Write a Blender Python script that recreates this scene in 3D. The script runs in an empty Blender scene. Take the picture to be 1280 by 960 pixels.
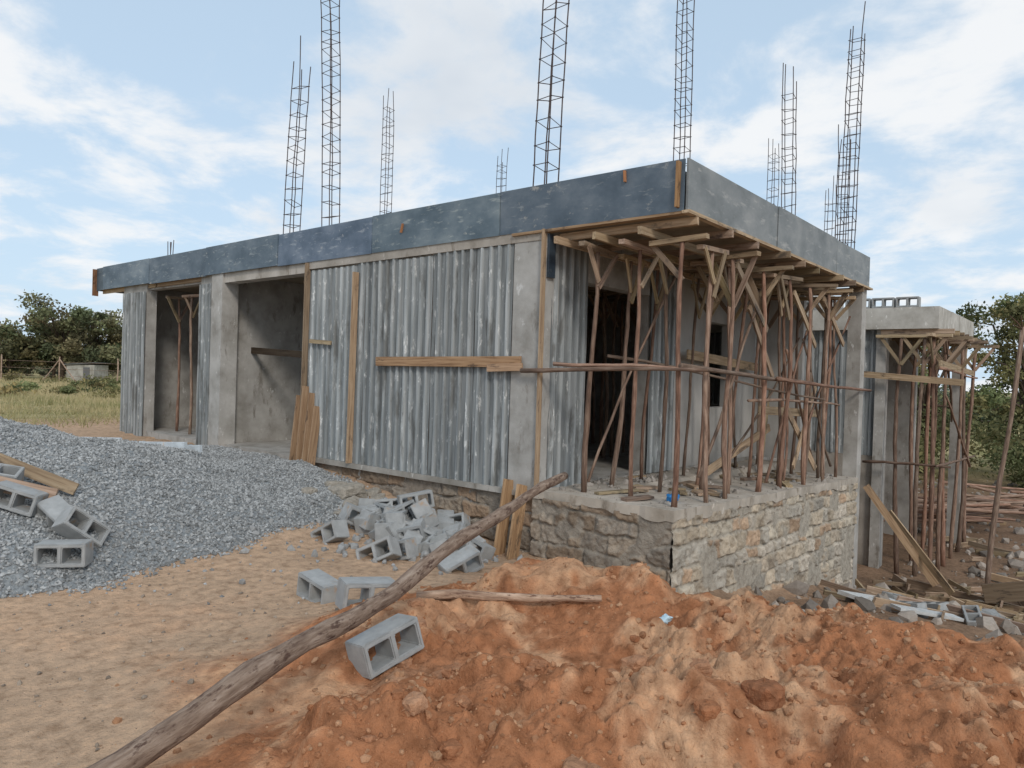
import bpy, math, random
import numpy as np
from mathutils import Vector, Matrix
random.seed(7); RNG=np.random.default_rng(11)
sc=bpy.context.scene
CAMZ=1.9
C=np.array([1.65,7.22]); DL=np.array([-.763,.647]); DR=np.array([.647,.763])
FL=.61; SOF=3.61; TOP=4.13
def P(t,s,z):
    p=C+t*DL+s*DR
    return Vector((p[0],p[1],z))
vL=Vector((DL[0],DL[1],0)).normalized(); vR=Vector((DR[0],DR[1],0)).normalized(); vZ=Vector((0,0,1))
# ------------------------------------------------ noise
_perm=np.random.default_rng(3).random((8,256,256))
def vn(x,y,seed=0):
    x=np.asarray(x,float)+seed*17.3; y=np.asarray(y,float)+seed*9.7
    xi=np.floor(x).astype(int); yi=np.floor(y).astype(int); fx=x-xi; fy=y-yi
    fx=fx*fx*(3-2*fx); fy=fy*fy*(3-2*fy); T=_perm[seed%8]
    a=T[xi%256,yi%256]; b=T[(xi+1)%256,yi%256]; c=T[xi%256,(yi+1)%256]; d=T[(xi+1)%256,(yi+1)%256]
    return (a*(1-fx)+b*fx)*(1-fy)+(c*(1-fx)+d*fx)*fy
def fbm(x,y,o=4,seed=0,g=.5):
    r=0;a=1;n=0
    for i in range(o):
        r=r+a*(vn(x*2**i*1.03+i*5.1,y*2**i*.97,seed+i)*2-1); n+=a; a*=g
    return r/n
def billow(x,y,o=3,seed=0):
    r=0;a=1;n=0
    for i in range(o):
        r=r+a*np.abs(vn(x*2**i+i*3.3,y*2**i,seed+i)*2-1); n+=a; a*=.5
    return r/n
def sm(x,a,b):
    t=np.clip((x-a)/(b-a),0,1); return t*t*(3-2*t)
def ridge(x,y,pts,w,wb):
    best=np.zeros_like(x)
    for (x0,y0,h0),(x1,y1,h1) in zip(pts[:-1],pts[1:]):
        dx,dy=x1-x0,y1-y0; q=np.clip(((x-x0)*dx+(y-y0)*dy)/(dx*dx+dy*dy),0,1)
        ex=x-(x0+q*dx); ey=y-(y0+q*dy); d=np.hypot(ex,ey)
        ww=np.where(ey>0,wb,w)
        best=np.maximum(best,(h0+q*(h1-h0))*np.exp(-(d/ww)**2))
    return best
R1=[(-1.35,4.2,.14),(-.75,4.7,.30),(-.2,5.2,.44),(.42,5.45,.52),(1.2,4.95,.47),(1.68,4.55,.45),(2.05,4.35,.53),(2.67,3.95,.54),(4.2,3.3,.6)]
R2=[(-1.5,2.6,.12),(-1.1,2.75,.24),(-.6,3.1,.36),(.0,3.35,.46),(.6,3.35,.54),(1.1,3.35,.56),(1.8,3.1,.54),(2.7,2.8,.54),(4,2.3,.5)]
def moundmask(x,y):
    a=ridge(x,y,R1,.75,.8); b=ridge(x,y,R2,.62,.7)
    return np.maximum(a,b)+.30*np.minimum(a,b)
def terrain(x,y):
    x=np.asarray(x,float); y=np.asarray(y,float)
    dx=x-C[0]; dy=y-C[1]
    t=dx*DL[0]+dy*DL[1]; s=dx*DR[0]+dy*DR[1]
    left=.42*sm(t,2.0,6.5)*sm(s,-5,-1)
    left=left+.3*sm(t,14,24)*(1-sm(s,-5,-1))
    left=left-.18*np.exp(-((t-1.8)/1.4)**2-((s+.2)/.9)**2)
    right=-.25-.205*np.clip(s,0,6.8)
    tw=np.where(s>5.5,1.8,0.)*sm(s,5.5,6.4)
    w=(1-sm(t,-.3+tw,1.2+tw))*sm(s,-1.6,.3)
    far=sm(s,10,20)
    w=np.maximum(w,far*(1-sm(t,2,25)))
    h=left*(1-w)+right*w
    near=np.exp(-((x*.05)**2+(y*.05)**2))
    h=h+near*.03*fbm(x*1.1,y*1.1,4,1)+.25*(1-near)*fbm(x*.05,y*.05,3,2)*sm(np.hypot(x,y),15,50)
    h=h+.010*fbm(x*7,y*7,3,4)*near
    h=h+w*near*.12*fbm(x*1.6,y*1.6,4,5)
    m=moundmask(x,y); k=sm(m,.03,.35)
    wx=x+.16*fbm(x*2,y*2,3,6); wy=y+.16*fbm(x*2,y*2,3,7)
    vx=x+.03*fbm(x*9,y*9,2,1); vy=y+.03*fbm(x*9,y*9,2,2)
    rough=.35+.85*sm(fbm(x*1.1,y*1.1,2,5)+.12*np.clip(x,-1,2),-.2,.3)
    det=.12*fbm(wx*1.4,wy*1.4,3,2)+.14*(billow(wx*2.3,wy*2.3,3,3)-.4)
    det=det+rough*(.095*(billow(wx*5.3,wy*5.3,2,6)-.4)+.055*(billow(vx*12,vy*12,2,4)-.4)+.024*(billow(vx*26,vy*26,1,1)-.4))
    det=det+.05*np.tanh(12*fbm(wx*1.9+3,wy*1.9,3,0))
    return h+m*(.97)+k*det
def gz(x,y): return float(terrain(np.array([x]),np.array([y]))[0])
# gravel
GP=np.array([(-4.6,5.9),(-4.2,6.0),(-3.45,6.15),(-3.1,7.2),(-2.65,8.2),(-1.95,8.6),(-1.9,9.3),(-2.5,10.5),(-5,12.9),(-9,13.6),(-12,9),(-9,5.6)])
def gthick(x,y):
    x=x+.25*fbm(x*1.7,y*1.7,4,3); y=y+.25*fbm(x*1.7,y*1.7,4,6)
    ins=np.zeros(x.shape,bool); dm=np.full(x.shape,1e9)
    n=len(GP)
    for i in range(n):
        a=GP[i]; b=GP[(i+1)%n]
        d=b-a; q=np.clip(((x-a[0])*d[0]+(y-a[1])*d[1])/(d@d),0,1)
        dm=np.minimum(dm,np.hypot(x-a[0]-q*d[0],y-a[1]-q*d[1]))
        cond=((a[1]>y)!=(b[1]>y))&(x<(b[0]-a[0])*(y-a[1])/(b[1]-a[1]+1e-12)+a[0])
        ins^=cond
    sd=np.where(ins,dm,-dm)
    sk=np.clip(sd*.3,-.08,.10)
    r=np.hypot(x+6.6,(y-8.05)*np.where(y>8.05,1.15,1.0))
    cone=1.30*np.clip(1-r/3.75,0,1)**1.05
    return sk+cone*(sd>-.3)
def gs(x,y):
    x=np.asarray(x,float);y=np.asarray(y,float)
    return terrain(x,y)+gthick(x,y)+.045*fbm(x*3,y*3,4,2)
def surf(x,y):
    a=np.array([x]);b=np.array([y])
    return float(np.maximum(terrain(a,b),gs(a,b))[0])
# ------------------------------------------------ materials
def newmat(name,cols,scale=(1,1,1),nscale=3.,rough=.9,bump=.3,bscale=30.,bdist=.01,stops=None,coords='Object',spots=None,spots2=None,detail=6,use_col=True,metal=0,spec=.3):
    m=bpy.data.materials.new(name); m.use_nodes=True; n=m.node_tree.nodes; l=m.node_tree.links
    b=n['Principled BSDF']; b.inputs['Roughness'].default_value=rough; b.inputs['Metallic'].default_value=metal
    b.inputs['Specular IOR Level'].default_value=spec
    if coords=='loc':
        tc=n.new('ShaderNodeAttribute'); tc.attribute_name='loc'; out=tc.outputs['Vector']
    else:
        tc=n.new('ShaderNodeTexCoord'); out=tc.outputs['Object']
    mp=n.new('ShaderNodeMapping'); mp.inputs['Scale'].default_value=scale; l.new(out,mp.inputs['Vector'])
    no=n.new('ShaderNodeTexNoise'); no.inputs['Scale'].default_value=nscale; no.inputs['Detail'].default_value=detail; no.inputs['Roughness'].default_value=.62
    l.new(mp.outputs[0],no.inputs['Vector'])
    r=n.new('ShaderNodeValToRGB'); e=r.color_ramp.elements
    k=len(cols); stops=stops or [.3+.4*i/(k-1) for i in range(k)]
    e[0].position=stops[0]; e[0].color=(*cols[0],1); e[1].position=stops[-1]; e[1].color=(*cols[-1],1)
    for i in range(1,k-1):
        q=e.new(stops[i]); q.color=(*cols[i],1)
    l.new(no.outputs['Fac'],r.inputs['Fac']); col=r.outputs['Color']
    for sp in (spots,spots2):
        if not sp: continue
        sc_,lo,hi,scol,st=sp
        mp2=n.new('ShaderNodeMapping'); mp2.inputs['Scale'].default_value=st; l.new(out,mp2.inputs['Vector']); mp2.inputs['Location'].default_value=(sc_,lo*7,3)
        n2=n.new('ShaderNodeTexNoise'); n2.inputs['Scale'].default_value=sc_; n2.inputs['Detail'].default_value=5; n2.inputs['Roughness'].default_value=.7
        l.new(mp2.outputs[0],n2.inputs['Vector'])
        mr=n.new('ShaderNodeMapRange'); mr.inputs['From Min'].default_value=lo; mr.inputs['From Max'].default_value=hi
        l.new(n2.outputs['Fac'],mr.inputs['Value'])
        mx=n.new('ShaderNodeMix'); mx.data_type='RGBA'; l.new(mr.outputs[0],mx.inputs['Factor']); l.new(col,mx.inputs['A']); mx.inputs['B'].default_value=(*scol,1)
        col=mx.outputs['Result']
    if use_col:
        at=n.new('ShaderNodeAttribute'); at.attribute_name='Col'
        mx=n.new('ShaderNodeMix'); mx.data_type='RGBA'; mx.blend_type='MULTIPLY'; mx.inputs['Factor'].default_value=1
        l.new(col,mx.inputs['A']); l.new(at.outputs['Color'],mx.inputs['B']); col=mx.outputs['Result']
    l.new(col,b.inputs['Base Color'])
    if bump>0:
        nb=n.new('ShaderNodeTexNoise'); nb.inputs['Scale'].default_value=bscale; nb.inputs['Detail'].default_value=4; nb.inputs['Roughness'].default_value=.65
        l.new(mp.outputs[0],nb.inputs['Vector'])
        bp=n.new('ShaderNodeBump'); bp.inputs['Strength'].default_value=bump; bp.inputs['Distance'].default_value=bdist
        l.new(nb.outputs['Fac'],bp.inputs['Height']); l.new(bp.outputs[0],b.inputs['Normal'])
    return m
M_ground=newmat('ground_soil',[(.64,.61,.58),(.98,.98,.98),(1.24,1.20,1.15)],nscale=11,rough=.97,bump=1,bscale=45,bdist=.022,spec=.06,spots=(20,.61,.71,(.62,.55,.50),(1,1,1)))
M_clod=newmat('soil_clod',[(.65,.65,.65),(1.15,1.12,1.1)],nscale=20,rough=.97,bump=.9,bscale=50,bdist=.02,spec=.06)
M_gravel=newmat('gravel_base',[(.14,.15,.16),(.25,.27,.28),(.36,.38,.39)],nscale=35,rough=.95,bump=1,bscale=40,bdist=.02)
M_gstone=newmat('gravel_stone',[(.8,.8,.8),(1.1,1.1,1.1)],nscale=30,rough=.9,bump=0)
M_conc=newmat('concrete_smooth',[(.25,.235,.21),(.37,.355,.33),(.47,.455,.43)],nscale=2.2,rough=.92,bump=.4,bscale=25,bdist=.008,spots=(5,.57,.68,(.22,.20,.175),(1,1,.35)),spots2=(9,.62,.68,(.56,.55,.53),(1,1,.5)))
M_wall=newmat('concrete_corrugated',[(.17,.185,.19),(.28,.30,.305),(.38,.395,.395)],scale=(6,6,.4),nscale=1.8,rough=.9,bump=.5,bscale=9,bdist=.007,spots=(9,.58,.67,(.60,.61,.60),(1.6,1.6,.45)),spots2=(3,.55,.64,(.17,.175,.17),(1.2,1.2,.3)))
M_plaster=newmat('concrete_panel',[(.34,.33,.31),(.44,.43,.41),(.52,.51,.49)],scale=(1,1,.5),nscale=2,rough=.9,bump=.2,bscale=20,bdist=.005)
M_ply=newmat('shutter_plywood',[(.045,.072,.10),(.095,.13,.165),(.17,.205,.235)],scale=(1,1,1.5),nscale=1.6,rough=.5,bump=.15,bscale=10,bdist=.004,spots=(4.5,.57,.72,(.28,.31,.32),(.8,.8,3.5)),spots2=(7,.62,.72,(.34,.34,.32),(1,1,1)),spec=.5)
M_ply2=newmat('shutter_plywood_grey',[(.12,.135,.14),(.185,.20,.205),(.25,.26,.26)],scale=(1,1,1.5),nscale=2,rough=.6,bump=.15,bscale=10,bdist=.004,spots=(3,.56,.70,(.33,.33,.32),(1,1,4)),spec=.4)
M_soff=newmat('soffit_plywood',[(.24,.19,.14),(.36,.30,.22)],nscale=3,rough=.85,bump=.1)
M_wood=newmat('sawn_timber',[(.21,.145,.095),(.38,.285,.195),(.49,.39,.285)],scale=(.8,16,16),nscale=2.5,rough=.85,bump=.3,bscale=5,bdist=.003,coords='loc',spots=(2.5,.57,.66,(.14,.11,.085),(1,3,3)))
M_pole=newmat('bark_pole',[(.10,.062,.046),(.225,.135,.098),(.36,.25,.19)],scale=(2,20,20),nscale=2.5,rough=.9,bump=.6,bscale=4,bdist=.006,coords='loc')
M_log=newmat('weathered_log',[(.12,.075,.055),(.245,.175,.13),(.38,.295,.235)],scale=(2.5,14,14),nscale=2.5,rough=.9,bump=.9,bscale=5,bdist=.014,coords='loc',spots=(3,.55,.62,(.10,.06,.045),(3,8,8)))
M_stone=newmat('quarry_stone',[(.66,.64,.62),(1.0,.99,.98),(1.18,1.17,1.15)],nscale=11,rough=.95,bump=.9,bscale=35,bdist=.02)
M_mortar=newmat('mortar',[(.22,.19,.155),(.36,.33,.29)],nscale=5,rough=.95,bump=.7,bscale=25,bdist=.02)
M_block=newmat('hollow_block',[(.28,.29,.29),(.40,.41,.41)],nscale=9,rough=.95,bump=.5,bscale=120,bdist=.004,spots=(5,.60,.70,(.40,.30,.22),(1,1,1)))
M_steel=newmat('rebar_steel',[(.06,.05,.05),(.13,.10,.095)],nscale=8,rough=.7,bump=0,metal=.3)
M_bark=newmat('tree_bark',[(.07,.05,.035),(.15,.11,.08)],nscale=6,rough=.95,bump=.3)
def leafmat(name):
    m=bpy.data.materials.new(name); m.use_nodes=True; n=m.node_tree.nodes; l=m.node_tree.links; b=n['Principled BSDF']
    at=n.new('ShaderNodeAttribute'); at.attribute_name='Col'; l.new(at.outputs['Color'],b.inputs['Base Color']); b.inputs['Roughness'].default_value=.7
    b.inputs['Specular IOR Level'].default_value=.2
    tr=n.new('ShaderNodeBsdfTranslucent'); l.new(at.outputs['Color'],tr.inputs['Color'])
    mx=n.new('ShaderNodeMixShader'); mx.inputs[0].default_value=.3; l.new(b.outputs[0],mx.inputs[1]); l.new(tr.outputs[0],mx.inputs[2])
    l.new(mx.outputs[0],n['Material Output'].inputs['Surface']); return m
M_leaf=leafmat('foliage'); M_grass=leafmat('dry_grass')
def plain(name,c,rough=.5):
    return newmat(name,[tuple(.85*q for q in c),tuple(min(1,1.1*q) for q in c)],nscale=10,rough=rough,bump=.1,use_col=False)
M_blue=plain('blue_plastic',(.03,.22,.55),.4); M_clear=plain('pale_plastic',(.45,.62,.72),.3)
M_roof=plain('dark_sheet',(.14,.14,.14),.6)
# ------------------------------------------------ mesh tools
def fast(name,V,F,mat,col=None,parent=None,smooth=False):
    V=np.asarray(V,np.float32); me=bpy.data.meshes.new(name)
    F=np.asarray(F); k=F.shape[1]
    me.vertices.add(len(V)); me.vertices.foreach_set('co',V.ravel())
    me.loops.add(F.size); me.loops.foreach_set('vertex_index',F.ravel().astype(np.int32))
    me.polygons.add(len(F)); me.polygons.foreach_set('loop_start',np.arange(0,F.size,k,dtype=np.int32))
    try: me.polygons.foreach_set('loop_total',np.full(len(F),k,np.int32))
    except Exception: pass
    me.update(calc_edges=True)
    if col is not None:
        a=me.attributes.new('Col','FLOAT_COLOR','POINT'); cc=np.ones((len(V),4),np.float32); cc[:,:3]=col; a.data.foreach_set('color',cc.ravel())
    me.polygons.foreach_set('use_smooth',np.full(len(F),smooth))
    me.materials.append(mat); o=bpy.data.objects.new(name,me); sc.collection.objects.link(o)
    if parent: o.parent=parent
    return o
def gridfaces(ny,nx):
    idx=np.arange(nx*ny).reshape(ny,nx)
    return np.stack([idx[:-1,:-1],idx[:-1,1:],idx[1:,1:],idx[1:,:-1]],-1).reshape(-1,4)
class MB:
    def __init__(s): s.v=[];s.f=[];s.c=[];s.l=[]
    def _add(s,vs,fs,col,loc):
        b=len(s.v); s.v+= [tuple(q) for q in vs]; s.f+=[tuple(b+i for i in f) for f in fs]; s.c+=[col]*len(vs); s.l+=loc
    def box(s,c,ax,ay,az,dims,col=(1,1,1),jit=0.):
        c=Vector(c);vs=[];lo=[];o=random.random()*50
        for i in (-1,1):
            for j in (-1,1):
                for k in (-1,1):
                    p=c+ax*(i*dims[0]/2)+ay*(j*dims[1]/2)+az*(k*dims[2]/2)
                    if jit: p+=Vector((random.uniform(-jit,jit),random.uniform(-jit,jit),random.uniform(-jit,jit)))
                    vs.append(p); lo.append((i*dims[0]/2+o,j*dims[1]/2+o,k*dims[2]/2))
        s._add(vs,[(0,1,3,2),(4,6,7,5),(0,4,5,1),(2,3,7,6),(0,2,6,4),(1,5,7,3)],col,lo)
    def bar(s,p0,p1,w,th,up=vZ,col=None,jit=.003):
        p0=Vector(p0);p1=Vector(p1);a=(p1-p0);L=a.length;a.normalize()
        up=Vector(up); y=up.cross(a)
        if y.length<1e-3: y=Vector((1,0,0)).cross(a)
        y.normalize(); z=a.cross(y).normalized()
        if col is None:
            g=random.uniform(.55,1.2); col=(g,g*random.uniform(.93,1.03),g*random.uniform(.85,1.05))
        s.box((p0+p1)/2,a,y,z,(L,th,w),col,jit)
    def tbox(s,t0,t1,s0,s1,z0,z1,col=(1,1,1),jit=0):
        s.box(P((t0+t1)/2,(s0+s1)/2,(z0+z1)/2),vL,vR,vZ,(abs(t1-t0),abs(s1-s0),abs(z1-z0)),col,jit)
    def tube(s,pts,rad,n=6,col=(1,1,1),cap=True):
        pts=[Vector(p) for p in pts]
        if not hasattr(rad,'__len__'): rad=[rad]*len(pts)
        vs=[];lo=[];fs=[];o=random.random()*50;L=0
        for i,p in enumerate(pts):
            a=(pts[min(i+1,len(pts)-1)]-pts[max(i-1,0)]).normalized()
            r=Vector((0.37,.91,.1)) if abs(a.z)>.7 else vZ
            y=r.cross(a).normalized(); z=a.cross(y)
            if i: L+=(p-pts[i-1]).length
            for k in range(n):
                th=2*math.pi*k/n
                vs.append(p+(y*math.cos(th)+z*math.sin(th))*rad[i]); lo.append((L+o,math.cos(th)*rad[i],math.sin(th)*rad[i]))
        for i in range(len(pts)-1):
            for k in range(n):
                fs.append((i*n+k,i*n+(k+1)%n,(i+1)*n+(k+1)%n,(i+1)*n+k))
        if cap:
            fs.append(tuple(range(n-1,-1,-1))); fs.append(tuple((len(pts)-1)*n+k for k in range(n)))
        s._add(vs,fs,col,lo)
    def pole(s,p0,p1,r0,r1,bend=.03,n=7,seg=7,col=None):
        p0=Vector(p0);p1=Vector(p1);pts=[];rs=[]
        b1=Vector([random.uniform(-bend,bend) for _ in range(3)]);b2=Vector([random.uniform(-bend,bend)*.5 for _ in range(3)])
        jj=min(.008,bend*.2)
        for i in range(seg+1):
            q=i/seg; pts.append(p0.lerp(p1,q)+b1*math.sin(math.pi*q)+b2*math.sin(2*math.pi*q)+Vector([random.uniform(-jj,jj) for _ in range(3)])); rs.append((r0+(r1-r0)*q)*random.uniform(.84,1.17))
        if col is None:
            g=random.uniform(.6,1.45); k=random.uniform(0,.25); col=(g,g*(.92+k),g*(.88+k*1.3))
        s.tube(pts,rs,n,col)
    def make(s,name,mat,parent=None,smooth=False):
        me=bpy.data.meshes.new(name); me.from_pydata(s.v,[],s.f); me.update()
        a=me.attributes.new('Col','FLOAT_COLOR','POINT'); cc=np.ones((len(s.v),4),np.float32); cc[:,:3]=np.array(s.c); a.data.foreach_set('color',cc.ravel())
        a=me.attributes.new('loc','FLOAT_VECTOR','POINT'); a.data.foreach_set('vector',np.array(s.l,np.float32).ravel())
        if smooth: me.polygons.foreach_set('use_smooth',[True]*len(me.polygons))
        me.materials.append(mat); o=bpy.data.objects.new(name,me); sc.collection.objects.link(o)
        if parent: o.parent=parent
        return o
def empty(name):
    o=bpy.data.objects.new(name,None); sc.collection.objects.link(o); return o
# ------------------------------------------------ ground
def axis(lo,hi,step,far_lo,far_hi,g=1.07):
    a=list(np.arange(lo,hi,step)); x=hi; st=step
    while x<far_hi: a.append(x); st*=g; x+=st
    a.append(far_hi); b=[];x=lo-step;st=step
    while x>far_lo: b.append(x); st*=g; x-=st
    b.append(far_lo); return np.array(b[::-1]+a)
xs=axis(-2.4,4.0,.013,-1500,1500,1.06); ys=axis(2.2,6.2,.013,-60,2500,1.06)
X,Y=np.meshgrid(xs,ys); Z=terrain(X,Y)
dx=X-C[0];dy=Y-C[1];T=dx*DL[0]+dy*DL[1];S=dx*DR[0]+dy*DR[1]
ins=(T>.15)&(T<13.5)&(S>.15)&(S<12); Z=np.where(ins,np.minimum(Z,.3),Z)
m=moundmask(X,Y); n1=fbm(X*.9,Y*.9,4,1); n2=fbm(X*4,Y*4,4,3); n3=fbm(X*14,Y*14,3,5)
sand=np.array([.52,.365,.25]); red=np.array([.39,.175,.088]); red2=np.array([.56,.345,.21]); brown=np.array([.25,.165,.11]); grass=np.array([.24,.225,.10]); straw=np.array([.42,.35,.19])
col=np.ones(X.shape+(3,))*sand
col*= (1+.15*n1[...,None]+.12*n2[...,None])
q=sm(n2*.8+n1+.25*n3,-.12,.42)[...,None]
w=sm(m+.12*n1+.07*n2,.03,.17)[...,None]; rr=(red*(1-q)+red2*q)*(1+.25*n3[...,None]); col=col*(1-w)+rr*w
w=(sm(n1+.25*n2,.0,.5)*.6*np.exp(-((X+.6)/1.5)**2-((Y-5)/2.0)**2))[...,None]; col=col*(1-w)+red*1.1*w
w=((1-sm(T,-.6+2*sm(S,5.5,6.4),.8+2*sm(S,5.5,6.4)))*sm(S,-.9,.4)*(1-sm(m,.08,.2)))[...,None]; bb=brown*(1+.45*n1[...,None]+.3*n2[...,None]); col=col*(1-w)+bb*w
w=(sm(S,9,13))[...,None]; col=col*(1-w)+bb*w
D=np.hypot(X,Y)
w=np.maximum(sm(T-S*.15+1.2*n1,16,19)*1.0,sm(D,28,40))[...,None]; q=sm(n1+.5*n2,-.5,.3)[...,None]; gg=grass*(1-q)+straw*q; col=col*(1-w)+gg*w
ny,nx=X.shape
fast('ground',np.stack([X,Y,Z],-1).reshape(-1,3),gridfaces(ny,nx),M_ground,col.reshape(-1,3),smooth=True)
# ------------------------------------------------ rocks scatter helper
OCT=np.array([[1,0,0],[-1,0,0],[0,1,0],[0,-1,0],[0,0,1],[0,0,-1]],float); OCF=np.array([[0,2,4],[2,1,4],[1,3,4],[3,0,4],[2,0,5],[1,2,5],[3,1,5],[0,3,5]])
import bmesh
_b=bmesh.new(); bmesh.ops.create_icosphere(_b,subdivisions=1,radius=1); ICO=np.array([v.co[:] for v in _b.verts]); ICF=np.array([[v.index for v in f.verts] for f in _b.faces]); _b.free()
def rocks(name,xy,z,size,mat,cols,base=OCT,bf=OCF,flat=.7,jit=.3,smooth=False,parent=None):
    N=len(xy); nb=len(base)
    V=base[None]*(1+RNG.uniform(-jit,jit,(N,nb,1)))+RNG.uniform(-jit*.4,jit*.4,(N,nb,3))
    V=V*RNG.uniform(flat,1.25,(N,1,3))*size[:,None,None]
    a=RNG.uniform(0,6.28,N);b=RNG.uniform(-1.2,1.2,N)
    ca,sa,cb,sb=np.cos(a),np.sin(a),np.cos(b),np.sin(b)
    y=V[...,1]*cb[:,None]-V[...,2]*sb[:,None]; zz=V[...,1]*sb[:,None]+V[...,2]*cb[:,None]; x=V[...,0]
    V=np.stack([x*ca[:,None]-y*sa[:,None],x*sa[:,None]+y*ca[:,None],zz],-1)
    V[...,0]+=xy[:,0:1];V[...,1]+=xy[:,1:2];V[...,2]+=z[:,None]
    F=(bf[None]+np.arange(N)[:,None,None]*nb).reshape(-1,3)
    return fast(name,V.reshape(-1,3),F,mat,np.repeat(cols,nb,0),smooth=smooth,parent=parent)
gravel=empty('gravel_pile')
gx=np.arange(-12,-1.5,.06); gy=np.arange(5.4,13.8,.06); GX,GY=np.meshgrid(gx,gy); GZ=gs(GX,GY)
GS=(GX-C[0])*DR[0]+(GY-C[1])*DR[1]
GZ=np.where(gthick(GX,GY)<-.01,terrain(GX,GY)-.15,GZ)
GZ=np.where(GS<-.05,GZ,GZ-.6)
fast('gravel_bed',np.stack([GX,GY,GZ],-1).reshape(-1,3),gridfaces(*GX.shape),M_gravel,np.ones((GX.size,3)),smooth=True,parent=gravel)
N=125000
x=RNG.uniform(-10.5,-1.6,N); y=RNG.uniform(5.5,13.2,N); th=gthick(x,y); s_=(x-C[0])*DR[0]+(y-C[1])*DR[1]
keep=(th>-.085+.10*RNG.random(N)**.6)&(s_<-.08); x=x[keep];y=y[keep]
g=RNG.uniform(.19,.48,len(x)); g*=1+.18*fbm(x,y,3,2); cols=np.stack([g*.96,g*.985,g*.985],-1)
sz=RNG.uniform(.009,.023,len(x)); zz=np.maximum(gs(x,y),terrain(x,y))+sz*.3
rocks('gravel_stones',np.stack([x,y],-1),zz,sz,M_gstone,cols,jit=.35,parent=gravel)
# clods on mound
N=18000; x=RNG.uniform(-2.4,4.0,N);y=RNG.uniform(2.3,6.6,N);mm=moundmask(x,y)
keep=(mm>RNG.uniform(.02,.35,N))&(fbm(x*1.5,y*1.5,3,2)+RNG.uniform(-.5,.5,N)>-.05);x=x[keep];y=y[keep]
sz=.003+.022*RNG.random(len(x))**4; k_=RNG.random(len(x))[:,None]; v=RNG.uniform(.85,1.15,len(x))[:,None]*(np.array([.39,.18,.092])*(1-k_)+np.array([.54,.33,.20])*k_)
rocks('soil_crumbs',np.stack([x,y],-1),terrain(x,y)+sz*.0,sz,M_clod,v,base=ICO,bf=ICF,jit=.25)
N=3000; x=RNG.uniform(-5,2,N);y=RNG.uniform(2.6,9,N);keep=(gthick(x,y)<.02)&(moundmask(x,y)<.1);x=x[keep];y=y[keep];sz=.003+.016*RNG.random(len(x))**6
v=RNG.uniform(.2,.42,len(x))[:,None]*np.array([1,.82,.65]);rocks('pebbles',np.stack([x,y],-1),terrain(x,y)+sz*.2,sz,M_gstone,v,base=ICO,bf=ICF)
N=5500; x=RNG.uniform(3,22,N);y=RNG.uniform(6,28,N);T_=(x-C[0])*DL[0]+(y-C[1])*DL[1];S_=(x-C[0])*DR[0]+(y-C[1])*DR[1];keep=(T_<-.1)|(S_>12.5);x=x[keep];y=y[keep];sz=.012+.14*RNG.random(len(x))**5
v=RNG.uniform(.15,.42,len(x))[:,None]*np.array([1,.87,.75]);rocks('rubble',np.stack([x,y],-1),terrain(x,y)+sz*.3,sz,M_gstone,v,base=ICO,bf=ICF)
def boulder(name,x,y,r,col,mat=M_clod,sink=.3,flat=(1,1,.7)):
    b=bmesh.new(); bmesh.ops.create_icosphere(b,subdivisions=4,radius=1)
    sd=random.random()*100; CO=np.array([v.co[:] for v in b.verts]); q=np.round(CO*1.5)/1.5; CO=CO*.5+q*.5
    d=fbm(CO[:,0]*1.7+sd,CO[:,1]*1.7+CO[:,2]*1.3,4,2)+.25*fbm(CO[:,0]*6+sd,CO[:,1]*6+CO[:,2]*5,2,4)
    CO=CO*(1+.30*d[:,None])*np.array(flat)*r
    for v,c in zip(b.verts,CO): v.co=c
    me=bpy.data.meshes.new(name); b.to_mesh(me); b.free()
    a=me.attributes.new('Col','FLOAT_COLOR','POINT'); cc=np.ones((len(me.vertices),4),np.float32); cc[:,:3]=col; a.data.foreach_set('color',cc.ravel())
    me.materials.append(mat); o=bpy.data.objects.new(name,me); sc.collection.objects.link(o); o.location=(x,y,surf(x,y)+r*flat[2]*(1-2*sink)*.5); o.rotation_euler=(random.uniform(-.2,.2),random.uniform(-.2,.2),random.uniform(0,6)); return o
boulder('earth_clod',1.20,3.28,.10,(.33,.15,.08),sink=.4); boulder('earth_clod',.35,2.95,.12,(.42,.24,.145),sink=.55)
for i in range(75):
    bx=random.uniform(-.9,3.2);by=random.uniform(2.75,5.0)
    if fbm(np.array([bx*1.1]),np.array([by*1.1]),2,5)[0]+.1*bx<-.05: continue
    k_=random.random(); boulder('earth_clod',bx,by,random.uniform(.02,.07),tuple(np.array([.38,.172,.088])*(1-k_)+np.array([.52,.30,.185])*k_),sink=.5)
for (bx,by,br) in [(-2.15,9.55,.24),(-1.95,9.2,.16),(-2.35,9.75,.15),(-1.75,9.6,.14),(-1.7,9.0,.10),(-2.55,9.2,.10),(-2.05,8.8,.09),(-1.6,9.35,.12),(-1.85,9.85,.13)]:
    boulder('limestone_rock',bx,by,br,(.40,.37,.32),flat=(1.2,.9,.6))
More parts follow.
